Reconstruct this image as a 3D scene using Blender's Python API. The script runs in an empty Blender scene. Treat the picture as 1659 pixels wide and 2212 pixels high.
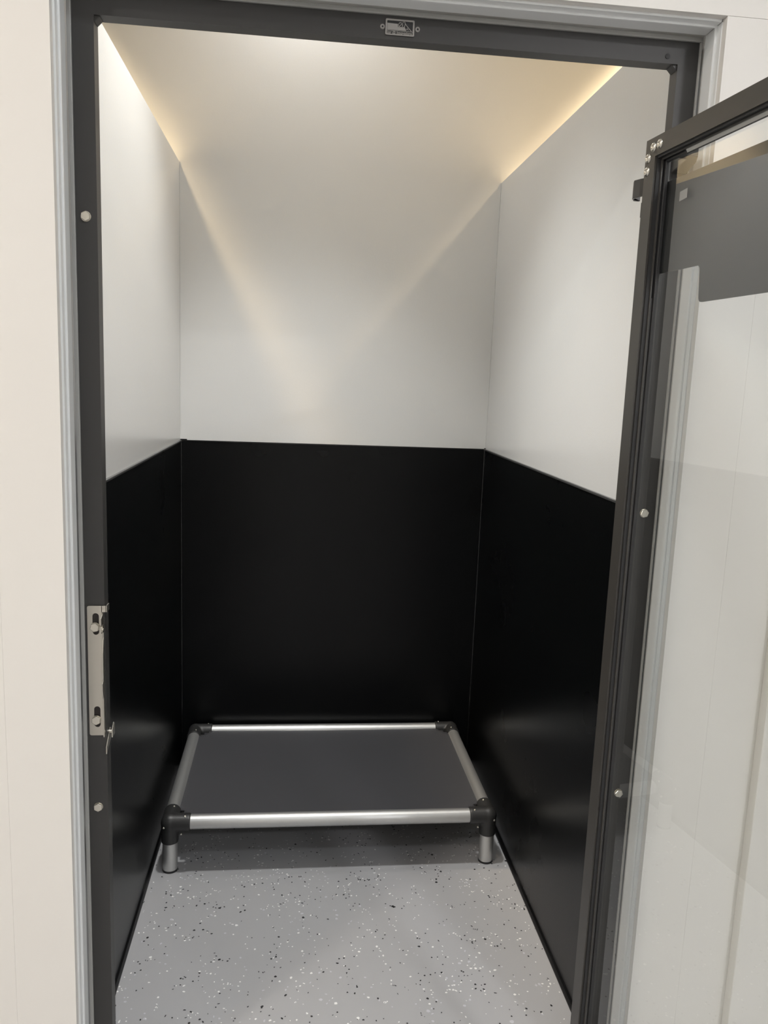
import bpy, bmesh, math, random
from mathutils import Vector, Matrix, Euler

random.seed(7)
S = bpy.context.scene
C = S.collection
PI = math.pi

# ------------------------------------------------------------------ camera
cam_d = bpy.data.cameras.new('camera')
cam = bpy.data.objects.new('camera', cam_d)
C.objects.link(cam)
F_, R_, U_ = (Vector((0.107897, 0.980753, -0.162733)), Vector((0.993934, -0.102913, 0.038779)),
              Vector((-0.021285, 0.16593, 0.985908)))
m = Matrix(((R_.x, U_.x, -F_.x), (R_.y, U_.y, -F_.y), (R_.z, U_.z, -F_.z))).to_4x4()
m.translation = Vector((0.414291, -1.423147, 1.453771))
cam.matrix_world = m
cam_d.sensor_fit = 'HORIZONTAL'
cam_d.sensor_width = 36.0
cam_d.lens = 1725.55 * 36.0 / 1659.0
cam_d.clip_start = 0.02
S.camera = cam

# ------------------------------------------------------------------ world, exposure
w = bpy.data.worlds.new('world')
S.world = w
w.use_nodes = True
w.node_tree.nodes['Background'].inputs[0].default_value = (0.9, 0.95, 1.0, 1)
w.node_tree.nodes['Background'].inputs[1].default_value = 0.05
S.view_settings.view_transform = 'Standard'
S.view_settings.look = 'None'
S.view_settings.gamma = 1.0
S.view_settings.use_curve_mapping = False
S.view_settings.exposure = 0.0

CEIL = 3.05


def area_light(name, loc, size, power, col, sizey=None, parent=None, spread=PI):
    l = bpy.data.lights.new(name, 'AREA')
    l.energy = power
    l.color = col
    l.spread = spread
    if sizey is None:
        l.shape = 'DISK'
        l.size = size
    else:
        l.shape = 'RECTANGLE'
        l.size = size
        l.size_y = sizey
    o = bpy.data.objects.new(name, l)
    C.objects.link(o)
    o.location = loc
    return o


COOL = (1.0, 0.965, 0.90)
DAY = (1.0, 0.985, 0.97)
WARM = (1.0, 0.80, 0.52)
# corridor ceiling panels (fittings built below hold these lamps)
LIGHTS_CORRIDOR = [(0.55, -1.42, 8.0, (0.9, 0.95, 1.0)), (-2.00, -2.20, 51.0, (0.99, 0.97, 0.92)),  # far left panel is unseen, added as fill for the corridor wall
                   (2.40, -3.50, 55.0, (0.97, 0.96, 0.98)), (-1.15, -1.42, 7.0, (1.0, 0.55, 0.2))]  # rear right panel is unseen, added to brighten the lower boards
for x, y, pw, col in LIGHTS_CORRIDOR:
    area_light('corridor_lamp', (x, y, CEIL - 0.03), 0.30, pw, col)
# bay downlights: x, y, power, colour
LIGHTS_BAY = [  # x, y, power, colour, cone, blend, lens glow, source radius
    (0.37, 0.60, 28.5, (1.0, 1.0, 0.985), 78, 0.75, 32.0, 0.06),
    (0.42, 1.20, 3.6, DAY, 150, 1.0, 6.0, 0.05),  # unseen weak fill lamp, added to lift the bay
    (-0.42, 1.14, 31.0, (1.0, 0.74, 0.42), 68, 0.36, 3.0, 0.09), (1.80, 1.20, 76.0, (1.0, 0.75, 0.46), 88, 0.5, 3.0, 0.05)]
BAY_LABELS = ['round downlight in the middle of the open kennel bay', 'added weak fill downlight by the back wall of the open bay',
              'warm round downlight by the back wall of the left bay',
              'warm round downlight by the back wall of the right bay']

# ------------------------------------------------------------------ materials


def s2l(c):
    c = c / 255.0
    return c / 12.92 if c <= 0.04045 else ((c + 0.055) / 1.055) ** 2.4


def rgb(r, g, b):
    return (s2l(r), s2l(g), s2l(b), 1)


def mat(name, col, rough=0.5, metal=0.0, bump=0.0, bscale=200.0, bdist=0.001, var=0.0, vscale=3.0,
        spec=0.5, stretch=None, coat=0.0, aniso=0.0, rvar=0.0):
    M = bpy.data.materials.new(name)
    M.use_nodes = True
    nt = M.node_tree
    b = nt.nodes['Principled BSDF']
    b.inputs['Base Color'].default_value = col
    b.inputs['Roughness'].default_value = rough
    b.inputs['Metallic'].default_value = metal
    b.inputs['Specular IOR Level'].default_value = spec
    b.inputs['Coat Weight'].default_value = coat
    b.inputs['Anisotropic'].default_value = aniso
    tc = nt.nodes.new('ShaderNodeTexCoord')
    src = tc.outputs['Object']
    if stretch:
        mp = nt.nodes.new('ShaderNodeMapping')
        mp.inputs['Scale'].default_value = stretch
        nt.links.new(src, mp.inputs['Vector'])
        src = mp.outputs['Vector']
    if bump:
        n = nt.nodes.new('ShaderNodeTexNoise')
        n.inputs['Scale'].default_value = bscale
        n.inputs['Detail'].default_value = 3
        nt.links.new(src, n.inputs['Vector'])
        bp = nt.nodes.new('ShaderNodeBump')
        bp.inputs['Strength'].default_value = bump
        bp.inputs['Distance'].default_value = bdist
        nt.links.new(n.outputs['Fac'], bp.inputs['Height'])
        nt.links.new(bp.outputs['Normal'], b.inputs['Normal'])
    if var or rvar:
        n2 = nt.nodes.new('ShaderNodeTexNoise')
        n2.inputs['Scale'].default_value = vscale
        n2.inputs['Detail'].default_value = 4
        nt.links.new(tc.outputs['Object'], n2.inputs['Vector'])
        if var:
            mx = nt.nodes.new('ShaderNodeMix')
            mx.data_type = 'RGBA'
            mx.inputs[6].default_value = tuple(c * (1 - var) for c in col[:3]) + (1,)
            mx.inputs[7].default_value = tuple(min(1, c * (1 + var)) for c in col[:3]) + (1,)
            nt.links.new(n2.outputs['Fac'], mx.inputs[0])
            nt.links.new(mx.outputs[2], b.inputs['Base Color'])
        if rvar:
            mr = nt.nodes.new('ShaderNodeMapRange')
            mr.inputs['To Min'].default_value = rough - rvar
            mr.inputs['To Max'].default_value = rough + rvar
            nt.links.new(n2.outputs['Fac'], mr.inputs['Value'])
            nt.links.new(mr.outputs['Result'], b.inputs['Roughness'])
    return M


M_wall = mat('white_wall_paint', rgb(226, 226, 224), 0.22, bump=0.25, bscale=260, bdist=0.0006, var=0.015)
M_board = mat('white_board', rgb(232, 229, 224), 0.40, bump=0.10, bscale=120, bdist=0.0004, var=0.01)
M_liner = mat('reveal_white', rgb(236, 238, 238), 0.38, bump=0.08, bscale=60, bdist=0.0004, var=0.01)
M_ceil = mat('ceiling_white', rgb(225, 225, 222), 0.8)
M_black = mat('black_wainscot_sheet', rgb(10, 11, 12), 0.28, spec=0.22, bump=0.35, bscale=420, bdist=0.0006, var=0.12,
              vscale=2.5, rvar=0.02)
M_caulk = mat('black_sealant', rgb(15, 15, 16), 0.25)
M_cap = mat('dark_grey_cap_trim', rgb(70, 70, 70), 0.3)
M_frame = mat('charcoal_powder_coat', rgb(57, 56, 55), 0.44, bump=0.12, bscale=900, bdist=0.0003)
M_door = mat('charcoal_door_frame_coat', rgb(66, 64, 61), 0.36, bump=0.12, bscale=900, bdist=0.0003)
M_gasket = mat('black_rubber_gasket', rgb(38, 38, 39), 0.5)
M_bead = mat('grey_glazing_bead', rgb(165, 165, 162), 0.4)
M_steel = mat('brushed_stainless', (0.62, 0.59, 0.53, 1), 0.34, 1.0, bump=0.12, bscale=300, bdist=0.0003,
              stretch=(1, 1, 0.06))
M_bolt = mat('stainless_bolt', (0.70, 0.67, 0.60, 1), 0.28, 1.0)
M_alu = mat('anodised_aluminium', (0.64, 0.64, 0.63, 1), 0.40, 0.75, bump=0.08, bscale=400, bdist=0.0002)
M_joint = mat('black_moulded_joint', rgb(48, 48, 48), 0.42, bump=0.15, bscale=500, bdist=0.0003)
M_fabric = mat('dark_grey_bed_vinyl', rgb(73, 73, 76), 0.55, bump=0.25, bscale=900, bdist=0.0003, var=0.05,
               vscale=6)
M_plate = mat('dark_card_holder_plate', rgb(62, 62, 63), 0.45)
M_pale_square = mat('pale_grey_square', rgb(150, 150, 148), 0.5)
M_plateeng = mat('pewter_emblem', rgb(158, 155, 151), 0.42, 0.3)
M_slot = mat('dark_slot', rgb(40, 34, 31), 0.6)


def emis(name, col, st):
    M = bpy.data.materials.new(name)
    M.use_nodes = True
    b = M.node_tree.nodes['Principled BSDF']
    b.inputs['Base Color'].default_value = (0.8, 0.8, 0.8, 1)
    b.inputs['Emission Color'].default_value = col + (1,)
    b.inputs['Emission Strength'].default_value = st
    return M


def glass_mat():
    M = bpy.data.materials.new('clear_door_glass')
    M.use_nodes = True
    nt = M.node_tree
    for n in list(nt.nodes):
        if n.type != 'OUTPUT_MATERIAL':
            nt.nodes.remove(n)
    out = [n for n in nt.nodes if n.type == 'OUTPUT_MATERIAL'][0]
    tr = nt.nodes.new('ShaderNodeBsdfTransparent')
    tr.inputs[0].default_value = (0.98, 0.99, 0.985, 1)
    gl = nt.nodes.new('ShaderNodeBsdfGlossy')
    gl.inputs['Roughness'].default_value = 0.0
    fr = nt.nodes.new('ShaderNodeFresnel')
    fr.inputs['IOR'].default_value = 1.95
    geo = nt.nodes.new('ShaderNodeNewGeometry')
    inv = nt.nodes.new('ShaderNodeMath')
    inv.operation = 'SUBTRACT'
    inv.inputs[0].default_value = 1.0
    mul = nt.nodes.new('ShaderNodeMath')
    mul.operation = 'MULTIPLY'
    mix = nt.nodes.new('ShaderNodeMixShader')
    nt.links.new(geo.outputs['Backfacing'], inv.inputs[1])
    nt.links.new(inv.outputs[0], mul.inputs[0])
    nt.links.new(fr.outputs[0], mul.inputs[1])
    nt.links.new(mul.outputs[0], mix.inputs[0])
    nt.links.new(tr.outputs[0], mix.inputs[1])
    nt.links.new(gl.outputs[0], mix.inputs[2])
    nt.links.new(mix.outputs[0], out.inputs['Surface'])
    return M


M_glass = glass_mat()


def floor_mat():
    M = bpy.data.materials.new('grey_flake_epoxy_floor')
    M.use_nodes = True
    nt = M.node_tree
    L = nt.links.new
    b = nt.nodes['Principled BSDF']
    b.inputs['Roughness'].default_value = 0.38
    tc = nt.nodes.new('ShaderNodeTexCoord')
    base = nt.nodes.new('ShaderNodeTexNoise')
    base.inputs['Scale'].default_value = 3.0
    L(tc.outputs['Object'], base.inputs['Vector'])
    mix0 = nt.nodes.new('ShaderNodeMix')
    mix0.data_type = 'RGBA'
    mix0.inputs[6].default_value = rgb(174, 174, 176)
    mix0.inputs[7].default_value = rgb(182, 182, 184)
    L(base.outputs['Fac'], mix0.inputs[0])
    col = mix0.outputs[2]

    L(col, b.inputs['Base Color'])
    return M


M_floor = floor_mat()
M_flake_w = mat('white_flake', rgb(246, 246, 244), 0.4)
M_flake_k = mat('black_flake', rgb(44, 44, 46), 0.4)
M_flake_g = mat('pale_grey_flake', rgb(203, 203, 208), 0.4)

# ------------------------------------------------------------------ mesh helpers


def link(o, parent=None):
    C.objects.link(o)
    if parent:
        o.parent = parent
    return o


def obj(name, bm, material, parent=None, smooth=False, label=None):
    me = bpy.data.meshes.new(name)
    bm.normal_update()
    bm.to_mesh(me)
    bm.free()
    if smooth:
        for pl in me.polygons:
            pl.use_smooth = True
    me.materials.append(material)
    o = link(bpy.data.objects.new(name, me), parent)
    if label:
        o['label'] = label
    return o


def struct(name, bm, material):
    o = obj(name, bm, material)
    o['kind'] = 'structure'
    return o


def root(name, label, cat, loc=(0, 0, 0), rz=0.0, group=None):
    o = bpy.data.objects.new(name, None)
    C.objects.link(o)
    o.location = loc
    o.rotation_euler = (0, 0, rz)
    o['label'] = label
    o['category'] = cat
    if group:
        o['group'] = group
    return o


def bx(bm, x0, x1, y0, y1, z0, z1, bev=0.0, seg=2):
    r = bmesh.ops.create_cube(bm, size=1.0)
    vs = r['verts']
    for v in vs:
        v.co = Vector(((x0 + x1) / 2 + v.co.x * (x1 - x0), (y0 + y1) / 2 + v.co.y * (y1 - y0),
                       (z0 + z1) / 2 + v.co.z * (z1 - z0)))
    if bev:
        es = set()
        for v in vs:
            es.update(v.link_edges)
        bmesh.ops.bevel(bm, geom=list(es), offset=bev, segments=seg, affect='EDGES', profile=0.5)
    return bm


def box(x0, x1, y0, y1, z0, z1, bev=0.0):
    return bx(bmesh.new(), x0, x1, y0, y1, z0, z1, bev)


def prism(pts, a0, a1, axis='y', bm=None, bev=0.0):
    """extrude a 2-D outline; axis = extrusion axis. pts are in the other two axes (alphabetical order)."""
    bm = bm or bmesh.new()

    def P(u, v, a):
        return {'x': (a, u, v), 'y': (u, a, v), 'z': (u, v, a)}[axis]
    v0 = [bm.verts.new(P(u, v, a0)) for u, v in pts]
    v1 = [bm.verts.new(P(u, v, a1)) for u, v in pts]
    n = len(pts)
    fs = [bm.faces.new(v0), bm.faces.new(list(reversed(v1)))]
    for i in range(n):
        fs.append(bm.faces.new((v0[i], v1[i], v1[(i + 1) % n], v0[(i + 1) % n])))
    bmesh.ops.recalc_face_normals(bm, faces=fs)
    if bev:
        es = [e for e in fs[0].edges] + [e for e in fs[1].edges]
        bmesh.ops.bevel(bm, geom=es, offset=bev, segments=1, affect='EDGES')
    return bm


def rounded(pts, rads, n=5):
    """round the corners of a polygon"""
    out = []
    N = len(pts)
    for i, p in enumerate(pts):
        r = rads[i]
        if r <= 0:
            out.append(p)
            continue
        a = Vector(pts[i - 1]) - Vector(p)
        b = Vector(pts[(i + 1) % N]) - Vector(p)
        a.normalize()
        b.normalize()
        ang = a.angle(b)
        t = r / math.tan(ang / 2)
        p0 = Vector(p) + a * t
        p1 = Vector(p) + b * t
        for k in range(n + 1):
            s = k / n
            q = (1 - s) ** 2 * p0 + 2 * s * (1 - s) * Vector(p) + s * s * p1
            out.append((q.x, q.y))
    return out


def cyl(bm, p0, p1, r0, r1=None, seg=32, caps=True):
    p0, p1 = Vector(p0), Vector(p1)
    r1 = r0 if r1 is None else r1
    d = p1 - p0
    r = bmesh.ops.create_cone(bm, cap_ends=caps, segments=seg, radius1=r0, radius2=r1, depth=d.length)
    q = Vector((0, 0, 1)).rotation_difference(d.normalized()).to_matrix().to_4x4()
    M = Matrix.Translation((p0 + p1) / 2) @ q
    bmesh.ops.transform(bm, matrix=M, verts=r['verts'])
    return r['verts']


def lathe(bm, prof, M=None, seg=24):
    """profile [(r, z)] revolved about z, then moved by matrix M"""
    rings = []
    for r, z in prof:
        if r < 1e-6:
            rings.append([bm.verts.new((0, 0, z))])
        else:
            rings.append([bm.verts.new((r * math.cos(2 * PI * k / seg), r * math.sin(2 * PI * k / seg), z)) for k in
                          range(seg)])
    fs = []
    for a, b in zip(rings, rings[1:]):
        for k in range(seg):
            k2 = (k + 1) % seg
            if len(a) == 1 and len(b) == 1:
                continue
            if len(a) == 1:
                fs.append(bm.faces.new((a[0], b[k], b[k2])))
            elif len(b) == 1:
                fs.append(bm.faces.new((a[k], a[k2], b[0])))
            else:
                fs.append(bm.faces.new((a[k], a[k2], b[k2], b[k])))
    bmesh.ops.recalc_face_normals(bm, faces=fs)
    if M is not None:
        bmesh.ops.transform(bm, matrix=M, verts=[v for r in rings for v in r])
    return bm


def facing(direction, loc):
    q = Vector((0, 0, 1)).rotation_difference(Vector(direction).normalized()).to_matrix().to_4x4()
    return Matrix.Translation(Vector(loc)) @ q


def autosmooth(o, ang=40):
    me = o.data
    for p in me.polygons:
        p.use_smooth = True
    me.set_sharp_from_angle(angle=math.radians(ang))


# ================================================================== setting
XL, XR, YB = 0.0, 1.0942, 1.4447
WAIN = 1.22
TOP = 2.1446
PT = 0.11                       # partition thickness
YW = -0.08                      # face of corridor wall boards
OX0, OX1, OZ = 0.031, 1.0895, 2.0565   # opening between the casing boards

fl_ = struct('floor', box(-2.4, 3.4, -3.8, YB + 0.15, -0.08, 0.0), M_floor)


def flakes(material, per_m2, med, seed):
    # colour chips broadcast on the epoxy: small ragged polygons, loosely clustered
    rnd = random.Random(seed)
    bm = bmesh.new()
    ax, ay, bx_, by = -1.2, -2.2, 2.3, YB - 0.01
    n = int(per_m2 * (bx_ - ax) * (by - ay))
    pts = []
    while len(pts) < n:
        x, y = rnd.uniform(ax, bx_), rnd.uniform(ay, by)
        pts.append((x, y))
        while rnd.random() < 0.42 and len(pts) < n:
            pts.append((x + rnd.gauss(0, 0.016), y + rnd.gauss(0, 0.016)))
    for i, (x, y) in enumerate(pts):
        if y > by or y < ay:
            continue
        r = med * min(1.8, math.exp(rnd.gauss(0, 0.26)))
        asp = rnd.uniform(0.42, 1.0)
        th = rnd.uniform(0, 2 * PI)
        k = rnd.choice((5, 6, 7))
        z = 0.00025 + 0.00003 * (i % 5) + 0.00004 * (seed % 3)
        vs = []
        for j in range(k):
            a = 2 * PI * j / k + rnd.uniform(-.25, .25)
            q = r * rnd.uniform(0.75, 1.15)
            u, v = q * math.cos(a), q * asp * math.sin(a)
            vs.append(bm.verts.new((x + u * math.cos(th) - v * math.sin(th), y + u * math.sin(th) + v * math.cos(th), z)))
        bm.faces.new(vs)
    o = obj('colour_flakes', bm, material, fl_)
    o['kind'] = 'stuff'
    return o


flakes(M_flake_w, 880, 0.0025, 3)
flakes(M_flake_k, 830, 0.0025, 4)
flakes(M_flake_g, 330, 0.0030, 5)
struct('ceiling', box(-2.4, 3.4, -3.8, YB + 0.15, CEIL, CEIL + 0.08), M_ceil)
wb = struct('wall_back', box(-2.4, 3.4, YB, YB + 0.15, 0, CEIL), M_wall)
wl = struct('wall_left', box(XL - PT, XL, 0.034, YB, 0, TOP, 0.0015), M_wall)
wr = struct('wall_right', box(XR, XR + PT, 0.034, YB, 0, TOP, 0.0015), M_wall)
struct('wall_far_left', box(-2.5, -2.4, -0.07, YB + 0.15, 0, CEIL), M_wall)
struct('wall_far_right', box(3.4, 3.5, -0.07, YB + 0.15, 0, CEIL), M_wall)
struct('wall_partition_left', box(-1.32, -1.21, 0.034, YB, 0, TOP), M_wall)
struct('wall_partition_right', box(2.30, 2.41, 0.034, YB, 0, TOP), M_wall)
# corridor behind the camera
struct('wall_corridor_rear', box(-2.4, 3.4, -3.9, -3.8, 0, CEIL), M_wall)
struct('wall_corridor_left', box(-2.5, -2.4, -3.9, -0.08, 0, CEIL), M_wall)
struct('wall_corridor_right', box(3.4, 3.5, -3.9, -0.08, 0, CEIL), M_wall)

# corridor wall core around the opening (neighbouring bays closed by it as well)
bm = bmesh.new()
LX0, LX1, LZ = 0.0345, 1.0880, 2.0530        # liner faces
bx(bm, -2.4, LX0 - 0.004, -0.064, 0.034, 0, CEIL)
bx(bm, LX1 + 0.004, 3.4, -0.064, 0.034, 0, CEIL)
bx(bm, LX0 - 0.004, LX1 + 0.004, -0.064, 0.034, LZ + 0.004, CEIL)
wf = struct('wall_front', bm, M_wall)
# liner (reveal) pieces, one per side
obj('reveal_liner', bx(box(LX0 - 0.004, LX0, -0.066, -0.012, 0, LZ, 0.0008), LX0 - 0.004, LX0 + 0.0035, -0.052,
                       -0.046, 0, LZ, 0.0015), M_liner, wf, label='left reveal liner')
obj('reveal_liner', bx(box(LX1, LX1 + 0.004, -0.066, -0.012, 0, LZ, 0.0008), LX1 - 0.0035, LX1 + 0.004, -0.052,
                       -0.046, 0, LZ, 0.0015), M_liner, wf, label='right reveal liner')
obj('reveal_liner', bx(box(LX0, LX1, -0.066, -0.012, LZ, LZ + 0.004, 0.0008), LX0, LX1, -0.052, -0.046, LZ - 0.0035,
                       LZ + 0.004, 0.0015), M_liner, wf, label='top reveal liner')
# sealant beads against the black frame
obj('sealant_bead', box(LX0, 0.0413, -0.004, 0.002, 0, 2.0455, 0.001), M_bead, wf)
obj('sealant_bead', box(1.0843, LX1, -0.004, 0.002, 0, 2.0455, 0.001), M_bead, wf)
obj('sealant_bead', box(LX0, LX1, -0.004, 0.002, 2.0458, LZ, 0.001), M_bead, wf)

# casing boards and face boards of the corridor wall
struct('trim_1', box(-0.0728, OX0, YW, -0.064, 0, OZ + 0.45, 0.0003), M_board)
struct('trim_2', box(OX1, 1.1890, YW, -0.064, 0, OZ - 0.0001, 0.0003), M_board)
struct('trim_3', box(OX0 + 0.0008, 3.4, YW, -0.064, OZ + 0.0003, CEIL, 0.0003), M_board)
struct('trim_4', box(-2.4, -0.0729, YW, -0.064, 0, CEIL, 0.0003), M_board)
struct('trim_5', box(1.1891, 1.2884, YW, -0.064, 0, OZ - 0.0001, 0.0003), M_board)
struct('trim_6', box(1.2885, 3.4, YW - 0.022, -0.064, 0, OZ - 0.0005, 0.0025), M_board)

# black wainscot sheets, top caps and sealant, one set per wall
obj('wainscot_sheet', box(XL, XL + 0.004, 0.034, YB, 0.002, WAIN - 0.004), M_black, wl)
obj('wainscot_sheet', box(XR - 0.004, XR, 0.034, YB, 0.002, WAIN - 0.004), M_black, wr)
obj('wainscot_sheet', box(XL + 0.0045, XR - 0.0045, YB - 0.004, YB, 0.002, WAIN - 0.004), M_black, wb)
obj('cap_trim', box(XL, XL + 0.0065, 0.034, YB - 0.001, WAIN - 0.006, WAIN, 0.0012), M_cap, wl)
obj('cap_trim', box(XR - 0.0065, XR, 0.034, YB - 0.001, WAIN - 0.006, WAIN, 0.0012), M_cap, wr)
obj('cap_trim', box(XL + 0.007, XR - 0.007, YB - 0.0055, YB, WAIN - 0.005, WAIN, 0.0012), M_caulk, wb)


def bead_base(x, sgn):
    pts = [(x, 0.0005), (x + sgn * 0.009, 0.0005), (x + sgn * 0.0075, 0.004), (x + sgn * 0.0045, 0.009), (x, 0.014)]
    return prism(pts, 0.034, YB - 0.004, 'y')


obj('floor_sealant', bead_base(XL + 0.004, 1), M_caulk, wl)
obj('floor_sealant', bead_base(XR - 0.004, -1), M_caulk, wr)
obj('floor_sealant', box(XL + 0.004, XR - 0.004, YB - 0.012, YB - 0.004, 0.0005, 0.01, 0.003), M_caulk, wb)
# corner joints
bm = bmesh.new()
cyl(bm, (XL + 0.004, YB - 0.004, 0.01), (XL + 0.004, YB - 0.004, WAIN - 0.005), 0.004, seg=12)
obj('corner_sealant', bm, M_caulk, wl)
bm = bmesh.new()
cyl(bm, (XR - 0.004, YB - 0.004, 0.01), (XR - 0.004, YB - 0.004, WAIN - 0.005), 0.004, seg=12)
obj('corner_sealant', bm, M_caulk, wr)
obj('corner_bead', box(XL, XL + 0.0025, YB - 0.0025, YB, WAIN, TOP, 0.001), M_wall, wl)
obj('corner_bead', box(XR - 0.0025, XR, YB - 0.0025, YB, WAIN, TOP, 0.001), M_wall, wr)
# sealant blobs where the cap trims meet the back wall sheet
obj('sealant_dab', box(XL + 0.001, XL + 0.024, YB - 0.006, YB - 0.0005, WAIN - 0.001, WAIN + 0.0035, 0.0014), M_caulk, wb)
obj('sealant_dab', box(XR - 0.006, XR - 0.0005, YB - 0.007, YB - 0.0005, WAIN - 0.001, WAIN + 0.003, 0.0014), M_caulk, wb)


# ------------------------------------------------------------------ ceiling lights
def downlight(x, y, power, col, cone, blend, glow, soft, label):
    t = root('ceiling_downlight', label, 'light', (x, y, CEIL), 0)
    bm = bmesh.new()
    lathe(bm, [(0.062, 0.0), (0.078, 0.0), (0.078, -0.006), (0.070, -0.010), (0.060, -0.008), (0.060, 0.0),
               (0.062, 0.0)], seg=40)
    obj('trim_ring', bm, M_ceil, t, True)
    bm = bmesh.new()
    lathe(bm, [(0.0, -0.0005), (0.059, -0.0005), (0.059, -0.004), (0.0, -0.004)], seg=40)
    obj('lens', bm, emis('lens_glow', col, glow), t)
    l = bpy.data.lights.new('downlight_lamp', 'SPOT')
    l.energy = power * 4
    l.color = col
    l.spot_size = math.radians(cone)
    l.spot_blend = blend
    l.shadow_soft_size = soft
    o = link(bpy.data.objects.new('downlight_lamp', l), t)
    o.location = (0, 0, -0.055)
    return t


for (x, y, pw, col, cone, bl, gl, sf), lb in zip(LIGHTS_BAY, BAY_LABELS):
    downlight(x, y, pw, col, cone, bl, gl, sf, lb)
for (x, y, pw, col), lb in zip(LIGHTS_CORRIDOR, ['square ceiling light nearest the kennel fronts',
                                                 'added square fill light at the far left end of the corridor',
                                                 'added square fill light by the rear corridor wall on the right',
                                                 'warm square ceiling light left of the open doorway']):
    t = root('ceiling_panel_light', lb, 'light', (x, y, CEIL))
    bm = bmesh.new()
    for q in ((-.19, .19, -.19, -.17), (-.19, .19, .17, .19), (-.19, -.17, -.17, .17), (.17, .19, -.17, .17)):
        bx(bm, q[0], q[1], q[2], q[3], -0.025, 0, 0.002)
    obj('housing', bm, M_ceil, t)
    obj('diffuser', box(-.17, .17, -.17, .17, -0.012, -0.002), emis('diffuser_glow', col, 3.0), t)

# ================================================================== black steel door frame
FR = root('door_frame', 'charcoal metal door frame lining the kennel doorway in the white wall', 'door frame', (0, 0, 0))
XOA, XOB, ZO = 0.0415, 1.0841, 2.0455
XA, XB, ZF = 0.0756, 1.0482, 2.0088
FD = 0.028
obj('jamb', prism([(XOA, 0.0), (XA, 0.0), (XA, ZF), (XOA, ZO)], 0, FD, 'y'), M_frame, FR)
obj('jamb', prism([(XOB, 0.0), (XB, 0.0), (XB, ZF), (XOB, ZO)], 0, FD, 'y'), M_frame, FR)
obj('header', prism([(XOA, ZO), (XA, ZF), (XB, ZF), (XOB, ZO)], 0, FD, 'y'), M_frame, FR)
for s, x in ((1, XA), (-1, XB)):
    obj('corner_gusset', prism([(x - s * .002, ZF + .002), (x + s * .009, ZF + .002), (x + s * .009, ZF - .001),
                                (x + s * .001, ZF - .009), (x - s * .002, ZF - .009)], 0.004, FD - 0.003, 'y', bev=0.001),
        M_frame, FR)


def hexbolt(parent, x, z, y0=0.0, r=0.0082, rot=0.0, name='bolt'):
    bm = bmesh.new()
    pts = [(x + r * math.cos(rot + k * PI / 3), z + r * math.sin(rot + k * PI / 3)) for k in range(6)]
    prism(pts, y0 - 0.0055, y0 - 0.0008, 'y', bm, bev=0.0008)
    cyl(bm, (x, y0 - 0.0009, z), (x, y0 + 0.0003, z), r * 1.02, seg=24)
    return obj(name, bm, M_bolt, parent)


hexbolt(FR, 0.0575, 1.701, rot=0.45)
hexbolt(FR, 0.0580, 0.650, rot=PI / 2)
hexbolt(FR, 1.0625, 1.226, rot=0.2)
hexbolt(FR, 1.0630, 0.660, rot=0.9)
bm = bmesh.new()
cyl(bm, (1.029, -0.0012, 2.020), (1.029, 0.001, 2.020), 0.0042, seg=20)
obj('plug', bm, M_gasket, FR, label='small black plug in the header')
# bracket on the hinge jamb, seen through the glass
arm = [(1.054, 0.0), (1.082, 0.0), (1.064, -0.072), (1.050, -0.105), (0.986, -0.118), (0.986, -0.106), (1.040, -0.085)]
obj('hinge_bracket', prism(arm, 1.832, 1.852, 'z', bev=0.001), M_frame, FR)
obj('hinge_bracket', prism(arm, 0.085, 0.115, 'z', bev=0.001), M_frame, FR)

# latch plate
LP = bpy.data.objects.new('latch_plate', None)
link(LP, FR)
LP['label'] = 'bare stainless latch plate'
zt, zb = 1.0375, 0.7925
x0, x1 = 0.0458, 0.0715


def slot_pts(cx, cz, hw, hh, n=8):
    o = []
    for k in range(n + 1):
        a = PI * k / n
        o.append((cx + hw * math.cos(a), cz + hh - hw + hw * math.sin(a)))
    for k in range(n + 1):
        a = PI + PI * k / n
        o.append((cx + hw * math.cos(a), cz - hh + hw + hw * math.sin(a)))
    return o


outline = rounded([(x1, zt), (x0, zt), (x0, zb), (x1, zb)], [0.0, .004, .004, 0])
slots = [slot_pts(0.0605, 1.004, 0.0056, 0.020), slot_pts(0.0600, 0.8285, 0.0056, 0.020)]
bm = bmesh.new()
edges = []
for loop in [outline] + slots:
    vs = [bm.verts.new((u, 0, v)) for u, v in loop]
    edges += [bm.edges.new((vs[i], vs[(i + 1) % len(vs)])) for i in range(len(vs))]
r = bmesh.ops.triangle_fill(bm, use_beauty=True, use_dissolve=False, edges=edges)
fs = [g for g in r['geom'] if isinstance(g, bmesh.types.BMFace)]


def inside_slot(f):
    c = f.calc_center_median()
    for cx, cz in ((0.0605, 1.004), (0.0600, 0.8285)):
        dz = max(0, abs(c.z - cz) - (0.020 - 0.0056))
        if math.hypot(c.x - cx, dz) < 0.0052:
            return True
    return False


bmesh.ops.delete(bm, geom=[f for f in fs if inside_slot(f)], context='FACES')
ex = bmesh.ops.extrude_face_region(bm, geom=list(bm.faces))
bmesh.ops.translate(bm, verts=[g for g in ex['geom'] if isinstance(g, bmesh.types.BMVert)], vec=(0, -0.0022, 0))
bmesh.ops.recalc_face_normals(bm, faces=list(bm.faces))
o = obj('plate', bm, M_steel, LP)
o.location = (0, -0.0006, 0)
obj('slot', prism(slots[0], -0.0007, -0.0002, 'y'), M_slot, LP)
obj('slot', prism(slots[1], -0.0007, -0.0002, 'y'), M_slot, LP)
hexbolt(LP, 0.0592, 0.9985, -0.0028, 0.0084, 0.3, 'bolt')
hexbolt(LP, 0.0585, 0.8225, -0.0028, 0.0084, 0.5, 'bolt')
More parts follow.
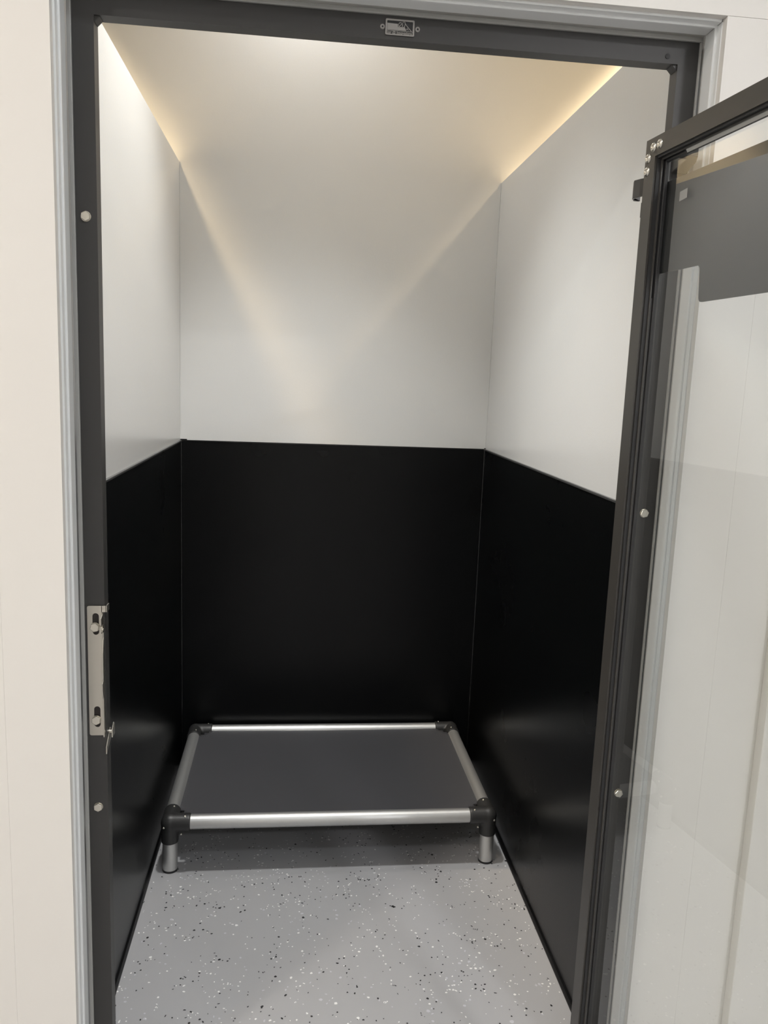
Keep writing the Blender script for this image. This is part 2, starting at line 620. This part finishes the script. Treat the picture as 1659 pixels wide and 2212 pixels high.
# top ear that bends past the jamb
bm = bmesh.new()
prism([(x1 - .001, zt - 0.0115), (x1 - .001, zt), (0.079, zt), (0.079, zt - 0.0115)], -0.0028, -0.0006, 'y', bm)
prism([(-0.0028, zt - .0115), (-0.0028, zt), (0.016, zt), (0.016, zt - .0115)], 0.0780, 0.0802, 'x', bm)
obj('ear', bm, M_steel, LP, label='ear bent past the jamb')
# folded flange standing out of the plate edge (profile in y, z)
fl = [(-0.0006, 0.792), (-0.010, 0.792), (-0.010, 0.866), (-0.0135, 0.872), (-0.0165, 0.885), (-0.0165, 0.896),
      (-0.010, 0.900), (-0.010, 0.952), (-0.003, 0.978), (-0.003, 0.990), (-0.019, 0.990), (-0.019, 1.004),
      (-0.006, 1.004), (-0.019, 1.006), (-0.019, 1.018), (-0.0006, 1.026)]
obj('flange', prism(fl, 0.0716, 0.0738, 'x', bev=0.0004), M_steel, LP)
bm = bmesh.new()
cyl(bm, (0.0738, -0.011, 0.9965), (0.0752, -0.011, 0.9965), 0.0055, seg=20)
cyl(bm, (0.0748, -0.011, 0.9965), (0.0758, -0.011, 0.9965), 0.0025, seg=14)
obj('pivot_pin', bm, M_bolt, LP)
obj('lever', prism([(-0.012, 0.7600), (-0.012, 0.7740), (0.0180, 0.7990), (0.0240, 0.7960), (0.0240, 0.7780)], 0.0762,
                   0.0782, 'x', bev=0.0004), M_steel, LP, label='lever hanging below the plate')
obj('catch', prism([(0.004, 0.785), (0.004, 0.800), (0.016, 0.810), (0.022, 0.806), (0.022, 0.785)], 0.0830, 0.0850,
                   'x', bev=0.0004), M_steel, LP)
bm = bmesh.new()
cyl(bm, (0.0757, 0.012, 0.7935), (0.0850, 0.012, 0.7935), 0.003, seg=14)
obj('catch_pin', bm, M_bolt, LP)

# maker's emblem on the header
NP = bpy.data.objects.new('name_plate', None)
link(NP, FR)
NP['label'] = 'small pewter name plate'
px0, px1, pz0, pz1 = 0.5415, 0.5895, 2.0155, 2.0400
obj('backing', prism(rounded([(px0, pz0), (px1, pz0), (px1, pz1), (px0, pz1)], [.002] * 4, 3), -0.0012, -0.0002, 'y'),
    M_gasket, NP)
bm = bmesh.new()
ro = rounded([(px0, pz0), (px1, pz0), (px1, pz1), (px0, pz1)], [.0022] * 4, 4)
ri = rounded([(px0 + .0026, pz0 + .0018), (px1 - .0026, pz0 + .0018), (px1 - .0026, pz1 - .0026), (px0 + .0026, pz1 - .0026)],
             [.0012] * 4, 4)
n_ = len(ro)
vv = [[bm.verts.new((u, y, v)) for u, v in lp] for y in (-0.0010, -0.0024) for lp in (ro, ri)]
for i in range(n_):
    j = (i + 1) % n_
    for A, B in ((vv[2], vv[3]), (vv[0], vv[2]), (vv[3], vv[1])):
        bm.faces.new((A[i], A[j], B[j], B[i]))
bmesh.ops.recalc_face_normals(bm, faces=list(bm.faces))
obj('raised_border', bm, M_plateeng, NP)
bm = bmesh.new()
# panelled block on the left
prism([(px0 + .0030, 2.0235), (px0 + .0205, 2.0235), (px0 + .0205, 2.0330), (px0 + .0030, 2.0335)], -0.0020, -0.0010,
      'y', bm)
prism([(px0 + .0206, 2.0235), (px0 + .0345, 2.0235), (px0 + .0320, 2.0290), (px0 + .0206, 2.0290)], -0.0020, -0.0010,
      'y', bm)


def strip(bm, pts, wd, y0=-0.0024, y1=-0.0010):
    for (a, b), (c, d) in zip(pts, pts[1:]):
        v = Vector((c - a, d - b))
        n = Vector((-v.y, v.x)).normalized() * wd / 2
        prism([(a + n.x, b + n.y), (a - n.x, b - n.y), (c - n.x, d - n.y), (c + n.x, d + n.y)], y0, y1, 'y', bm)


# sloping outline to the right and the two loops above it
strip(bm, [(px0 + .0325, 2.0345), (px0 + .0360, 2.0300), (px0 + .0400, 2.0262), (px0 + .0435, 2.0232)], 0.0009)
for cx, cz, ra, rb, tl in ((px0 + .0250, 2.0315, .0034, .0038, 0.3), (px0 + .0300, 2.0325, .0023, .0045, -0.2)):
    ring = []
    for k in range(17):
        a = 2 * PI * k / 16
        u, v = ra * math.cos(a), rb * math.sin(a)
        ring.append((cx + u * math.cos(tl) - v * math.sin(tl), cz + u * math.sin(tl) + v * math.cos(tl)))
    strip(bm, ring, 0.0009, -0.0027, -0.0010)
strip(bm, [(px0 + .0225, 2.0290), (px0 + .0280, 2.0345)], 0.0008, -0.0027, -0.0010)
strip(bm, [(px0 + .0345, 2.0245), (px0 + .0360, 2.0275), (px0 + .0380, 2.0245)], 0.0008)
obj('relief', bm, M_plateeng, NP)
bm = bmesh.new()
strip(bm, [(px0 + .0030, 2.0226), (px1 - .0030, 2.0226)], 0.0007, -0.0018, -0.0010)
obj('rule', bm, M_plateeng, NP)
cu = bpy.data.curves.new('lettering', 'FONT')
cu.body = 'Jor @ Innovations'
cu.size = 0.0062
cu.extrude = 0.0004
cu.offset = 0.00012
cu.align_x = 'CENTER'
cu.align_y = 'CENTER'
to = bpy.data.objects.new('t', cu)
C.objects.link(to)
bpy.context.view_layer.update()
me = bpy.data.meshes.new_from_object(to.evaluated_get(bpy.context.evaluated_depsgraph_get()))
bpy.data.objects.remove(to)
wdt = max(v.co.x for v in me.vertices) - min(v.co.x for v in me.vertices)
k = 0.0415 / wdt
for v in me.vertices:
    v.co = Vector((v.co.x * k + (px0 + px1) / 2, -0.0017 - v.co.z, v.co.y + 2.0196))
me.materials.append(M_plateeng)
link(bpy.data.objects.new('lettering', me), NP)
for xx in (0.5368, 0.5950):
    bm = bmesh.new()
    lathe(bm, [(0.0014, 0.0002), (0.0014, 0.0010), (0.0024, 0.0022), (0.0038, 0.0018), (0.0042, 0.0002)],
          facing((0, -1, 0), (xx, 0, 2.0278)), 20)
    obj('rivet', bm, M_plateeng, NP, True)
    bm = bmesh.new()
    cyl(bm, (xx, -0.0012, 2.0278), (xx, -0.0002, 2.0278), 0.0015, seg=12)
    obj('rivet_core', bm, M_gasket, NP)

# ================================================================== open glass door
AD = math.radians(6)
GD = root('glass_door', 'charcoal framed glass door standing open at the right of the doorway', 'door',
          (0.9513, -0.1303, 0), AD - PI / 2)
DW, DZ0, DZ1, FW, DT = 1.035, -0.080, 1.872, 0.0315, 0.030


def ring4(u0, u1, z0, z1, wd, o0, o1, material, names, bev=0.0):
    """four mitred members round a rectangle in door coordinates (x = along door, y = depth)"""
    A = [((u0, z0), (u0 + wd, z0 + wd), (u0 + wd, z1 - wd), (u0, z1)),
         ((u1, z0), (u1 - wd, z0 + wd), (u1 - wd, z1 - wd), (u1, z1)),
         ((u0, z1), (u0 + wd, z1 - wd), (u1 - wd, z1 - wd), (u1, z1)),
         ((u0, z0), (u0 + wd, z0 + wd), (u1 - wd, z0 + wd), (u1, z0))]
    for pts, nm in zip(A, names):
        obj(nm, prism(list(pts), o0, o1, 'y', bev=bev), material, GD)


ring4(0, DW, DZ0, DZ1, FW, 0, DT, M_door, ['hinge_stile', 'latch_stile', 'top_rail', 'bottom_rail'])
q = FW
ring4(q, DW - q, DZ0 + q, DZ1 - q, 0.0035, 0.0035, 0.0215, M_gasket, ['glazing_channel'] * 4)
q += 0.0035
ring4(q, DW - q, DZ0 + q, DZ1 - q, 0.0030, 0.0100, 0.0125, M_door, ['glazing_stop'] * 4)
ring4(q, DW - q, DZ0 + q, DZ1 - q, 0.0070, 0.0155, 0.0215, M_gasket, ['gasket'] * 4, 0.0005)
# pale bead that starts a little way along the top rail and runs down the stile lip
obj('glazing_bead', prism([(0.0104, DZ1 - q - 0.0005), (0.0150, DZ1 - q - 0.0005), (0.0150, DZ1 - q - 0.0078)], 0.104, DW - 0.06, 'x'),
    M_bead, GD, label='pale grey bead under the top rail')
obj('glazing_bead', box(q + 0.0002, q + 0.0030, 0.0128, 0.0150, DZ0 + 0.05, 1.61, 0.0006), M_cap, GD)
g_ = FW + 0.0003
obj('glass_pane', box(g_, DW - g_, 0.0217, 0.0275, DZ0 + g_, DZ1 - g_, 0.0004), M_glass, GD)
# dark plate behind the glass with a stepped lower corner
pp = rounded([(FW + 0.001, 1.802), (FW + 0.001, 1.652), (0.149, 1.652), (0.155, 1.594), (DW - q - 0.0075, 1.594),
              (DW - q - 0.0075, 1.802)], [0, 0, 0.009, 0.009, 0.009, 0.0], 6)
obj('cover_plate', prism(pp, 0.0278, 0.0305, 'y'), M_plate, GD, label='dark grey plate with a stepped corner behind the glass')
obj('pale_square', prism([(0.083, 1.7595), (0.1045, 1.7615), (0.1045, 1.7765), (0.083, 1.7745)], 0.0213, 0.0216, 'y'), M_pale_square,
    GD, label='small pale square on the glass')  # small tilted pale square just in front of the glass


def panhead(u, z, r=0.0078):
    bm = bmesh.new()
    lathe(bm, [(0.0, 0.0012), (0.0018, 0.0012), (0.0021, 0.0042), (r * 0.55, 0.0040), (r * 0.85, 0.0026), (r, 0.0008),
               (r, -0.0002)], facing((0, -1, 0), (u, 0, z)), 28)
    obj('screw', bm, M_bolt, GD, True)


for u, z in ((0.0445, 1.8565), (0.0250, 1.8560), (0.0103, 1.8415), (0.0095, 1.8205)):
    panhead(u, z)
for u, z in ((0.0445, -0.064), (0.0250, -0.064), (0.0103, -0.050), (0.0095, -0.029)):
    panhead(u, z)
# hinge strap that curls past the far edge of the door (plan outline in u, depth)
HG = bpy.data.objects.new('hinge', None)
link(HG, GD)
th = 0.005
arc = [(0.0, 0.012), (-0.014, 0.014), (-0.026, 0.008), (-0.040, 0.004), (-0.050, 0.008), (-0.0555, 0.016), (-0.0545, 0.026)]
inn = []
for i, (a, b) in enumerate(arc):
    j0, j1 = arc[max(0, i - 1)], arc[min(len(arc) - 1, i + 1)]
    v = Vector((j1[0] - j0[0], j1[1] - j0[1])).normalized()
    inn.append((a + v.y * -th * -1 * -1, b + v.x * th * -1))
inn = [(a - 0, b) for a, b in inn]
o = obj('strap', prism(arc + list(reversed(inn)), 1.788, 1.818, 'z', bev=0.0006), M_door, HG)
obj('leaf', box(-0.003, 0.0, 0.004, 0.032, 1.775, 1.828, 0.0008), M_door, HG)
obj('strike_strip', box(-0.0035, 0.0, 0.0005, 0.012, 1.748, 1.773, 0.0008), M_gasket, HG)

# the door was drawn a little oversize: bring every member to its true size and lift it to its sill clearance
for o in [GD.children[i] for i in range(len(GD.children))] + list(HG.children):
    if o.type == 'MESH':
        o.data.transform(Matrix.Translation((0, 0, 0.1049)) @ Matrix.Scale(0.928, 4))

# ================================================================== raised dog bed
BD = root('raised_dog_bed',
          'raised dog bed with dark grey vinyl sling and silver tube rails on the kennel floor',
          'dog bed', (0.5375, 1.098, 0), math.radians(0.3))
HX, HY, RZ, TR = 0.4765, 0.3080, 0.152, 0.0213
ARM = 0.060


def tube(name, p0, p1, r=TR, label=None):
    bm = bmesh.new()
    cyl(bm, p0, p1, r, seg=40)
    bmesh.ops.bevel(bm, geom=[e for e in bm.edges if len(e.link_faces) == 2 and
                              any(len(f.verts) > 8 for f in e.link_faces)], offset=0.0012, segments=2, affect='EDGES')
    o = obj(name, bm, M_alu, BD)
    autosmooth(o, 50)
    return o


e = ARM - 0.004
tube('rail', (-HX + e, -HY, RZ), (HX - e, -HY, RZ))
tube('rail', (-HX + e, HY, RZ), (HX - e, HY, RZ))
tube('rail', (-HX, -HY + e, RZ), (-HX, HY - e, RZ))
tube('rail', (HX, -HY + e, RZ), (HX, HY - e, RZ))
for sx in (-1, 1):
    for sy in (-1, 1):
        tube('leg', (sx * HX, sy * HY, 0.004), (sx * HX, sy * HY, RZ - ARM + 0.004), 0.0216)
        bm = bmesh.new()
        lathe(bm, [(0, 0.0002), (0.0222, 0.0002), (0.0226, 0.003), (0.0222, 0.0065), (0.0215, 0.0065), (0, 0.0045)],
              Matrix.Translation((sx * HX, sy * HY, 0)), 36)
        o = obj('foot_cap', bm, M_gasket, BD, True)
        autosmooth(o)
        # moulded three-way joint: the three sockets are fused by a voxel remesh
        bm = bmesh.new()
        c = Vector((sx * HX, sy * HY, RZ))
        R = 0.0252
        bmesh.ops.create_icosphere(bm, subdivisions=3, radius=R + 0.0012, matrix=Matrix.Translation(c))
        dx, dy, dz = Vector((-sx, 0, 0)), Vector((0, -sy, 0)), Vector((0, 0, -1))
        for d in (dx, dy, dz):
            cyl(bm, c, c + d * ARM, R, seg=40)
        for a, b in ((dx, dz), (dy, dz), (dx, dy)):
            n = a.cross(b).normalized() * 0.011
            pa, pb, pc = c + a * 0.052, c + b * 0.052, c
            vs = [bm.verts.new(p + s * n) for s in (-1, 1) for p in (pa, pb, pc)]
            bm.faces.new(vs[:3])
            bm.faces.new(vs[3:][::-1])
            for i in range(3):
                bm.faces.new((vs[i], vs[(i + 1) % 3], vs[(i + 1) % 3 + 3], vs[i + 3]))
        bmesh.ops.recalc_face_normals(bm, faces=list(bm.faces))
        J = obj('corner_joint', bm, M_joint, BD, True)
        md = J.modifiers.new('fuse', 'REMESH')
        md.mode = 'VOXEL'
        md.voxel_size = 0.0022
        md.use_smooth_shade = True
        sm = J.modifiers.new('soften', 'SMOOTH')
        sm.iterations = 6
        sm.factor = 0.5
        # socket screws
        for p, d in ((c + dx * 0.045 + Vector((0, sy * 0.010, 0.0225)), Vector((0, sy * 0.4, 1))),
                     (c + dy * 0.045 + Vector((sx * -0.006, 0, 0.0238)), Vector((-sx * .2, 0, 1))),
                     (c + dx * 0.034 + Vector((0, sy * 0.016, -0.030)), Vector((0, sy * 1, -0.3))),
                     (c + dz * 0.006 + Vector((sx * 0.0150, sy * 0.0215, 0)), Vector((sx * .5, sy * 1, 0)))):
            bm = bmesh.new()
            lathe(bm, [(0, 0.0010), (0.0012, 0.0010), (0.0014, 0.0022), (0.0026, 0.0018), (0.0034, 0.0), (0.0034, -0.002)],
                  facing(d, p), 14)
            obj('screw', bm, M_bolt, J, True)

# vinyl sling: slightly sagging sheet with cut corners and a rounded hem under the rails
bm = bmesh.new()
NX, NY = 60, 40
ax, ay = HX - 0.004, HY - 0.004
g = {}
for i in range(NX + 1):
    for j in range(NY + 1):
        u, v = -1 + 2 * i / NX, -1 + 2 * j / NY
        z = RZ + 0.009 - 0.010 * (1 - u * u) ** 0.8 * (1 - v * v) ** 0.8 - 0.002 * (1 - abs(u)) + 0.0008 * math.sin(
            9 * u) * (1 - v * v)
        g[i, j] = bm.verts.new((u * ax, v * ay, z))
for i in range(NX):
    for j in range(NY):
        u, v = -1 + 2 * (i + .5) / NX, -1 + 2 * (j + .5) / NY
        if (1 - abs(u)) * ax + (1 - abs(v)) * ay < 0.070:
            continue
        bm.faces.new((g[i, j], g[i + 1, j], g[i + 1, j + 1], g[i, j + 1]))
bmesh.ops.delete(bm, geom=[v for v in bm.verts if not v.link_faces], context='VERTS')
sl = obj('vinyl_sling', bm, M_fabric, BD, True)
md = sl.modifiers.new('thick', 'SOLIDIFY')
md.thickness = 0.0022
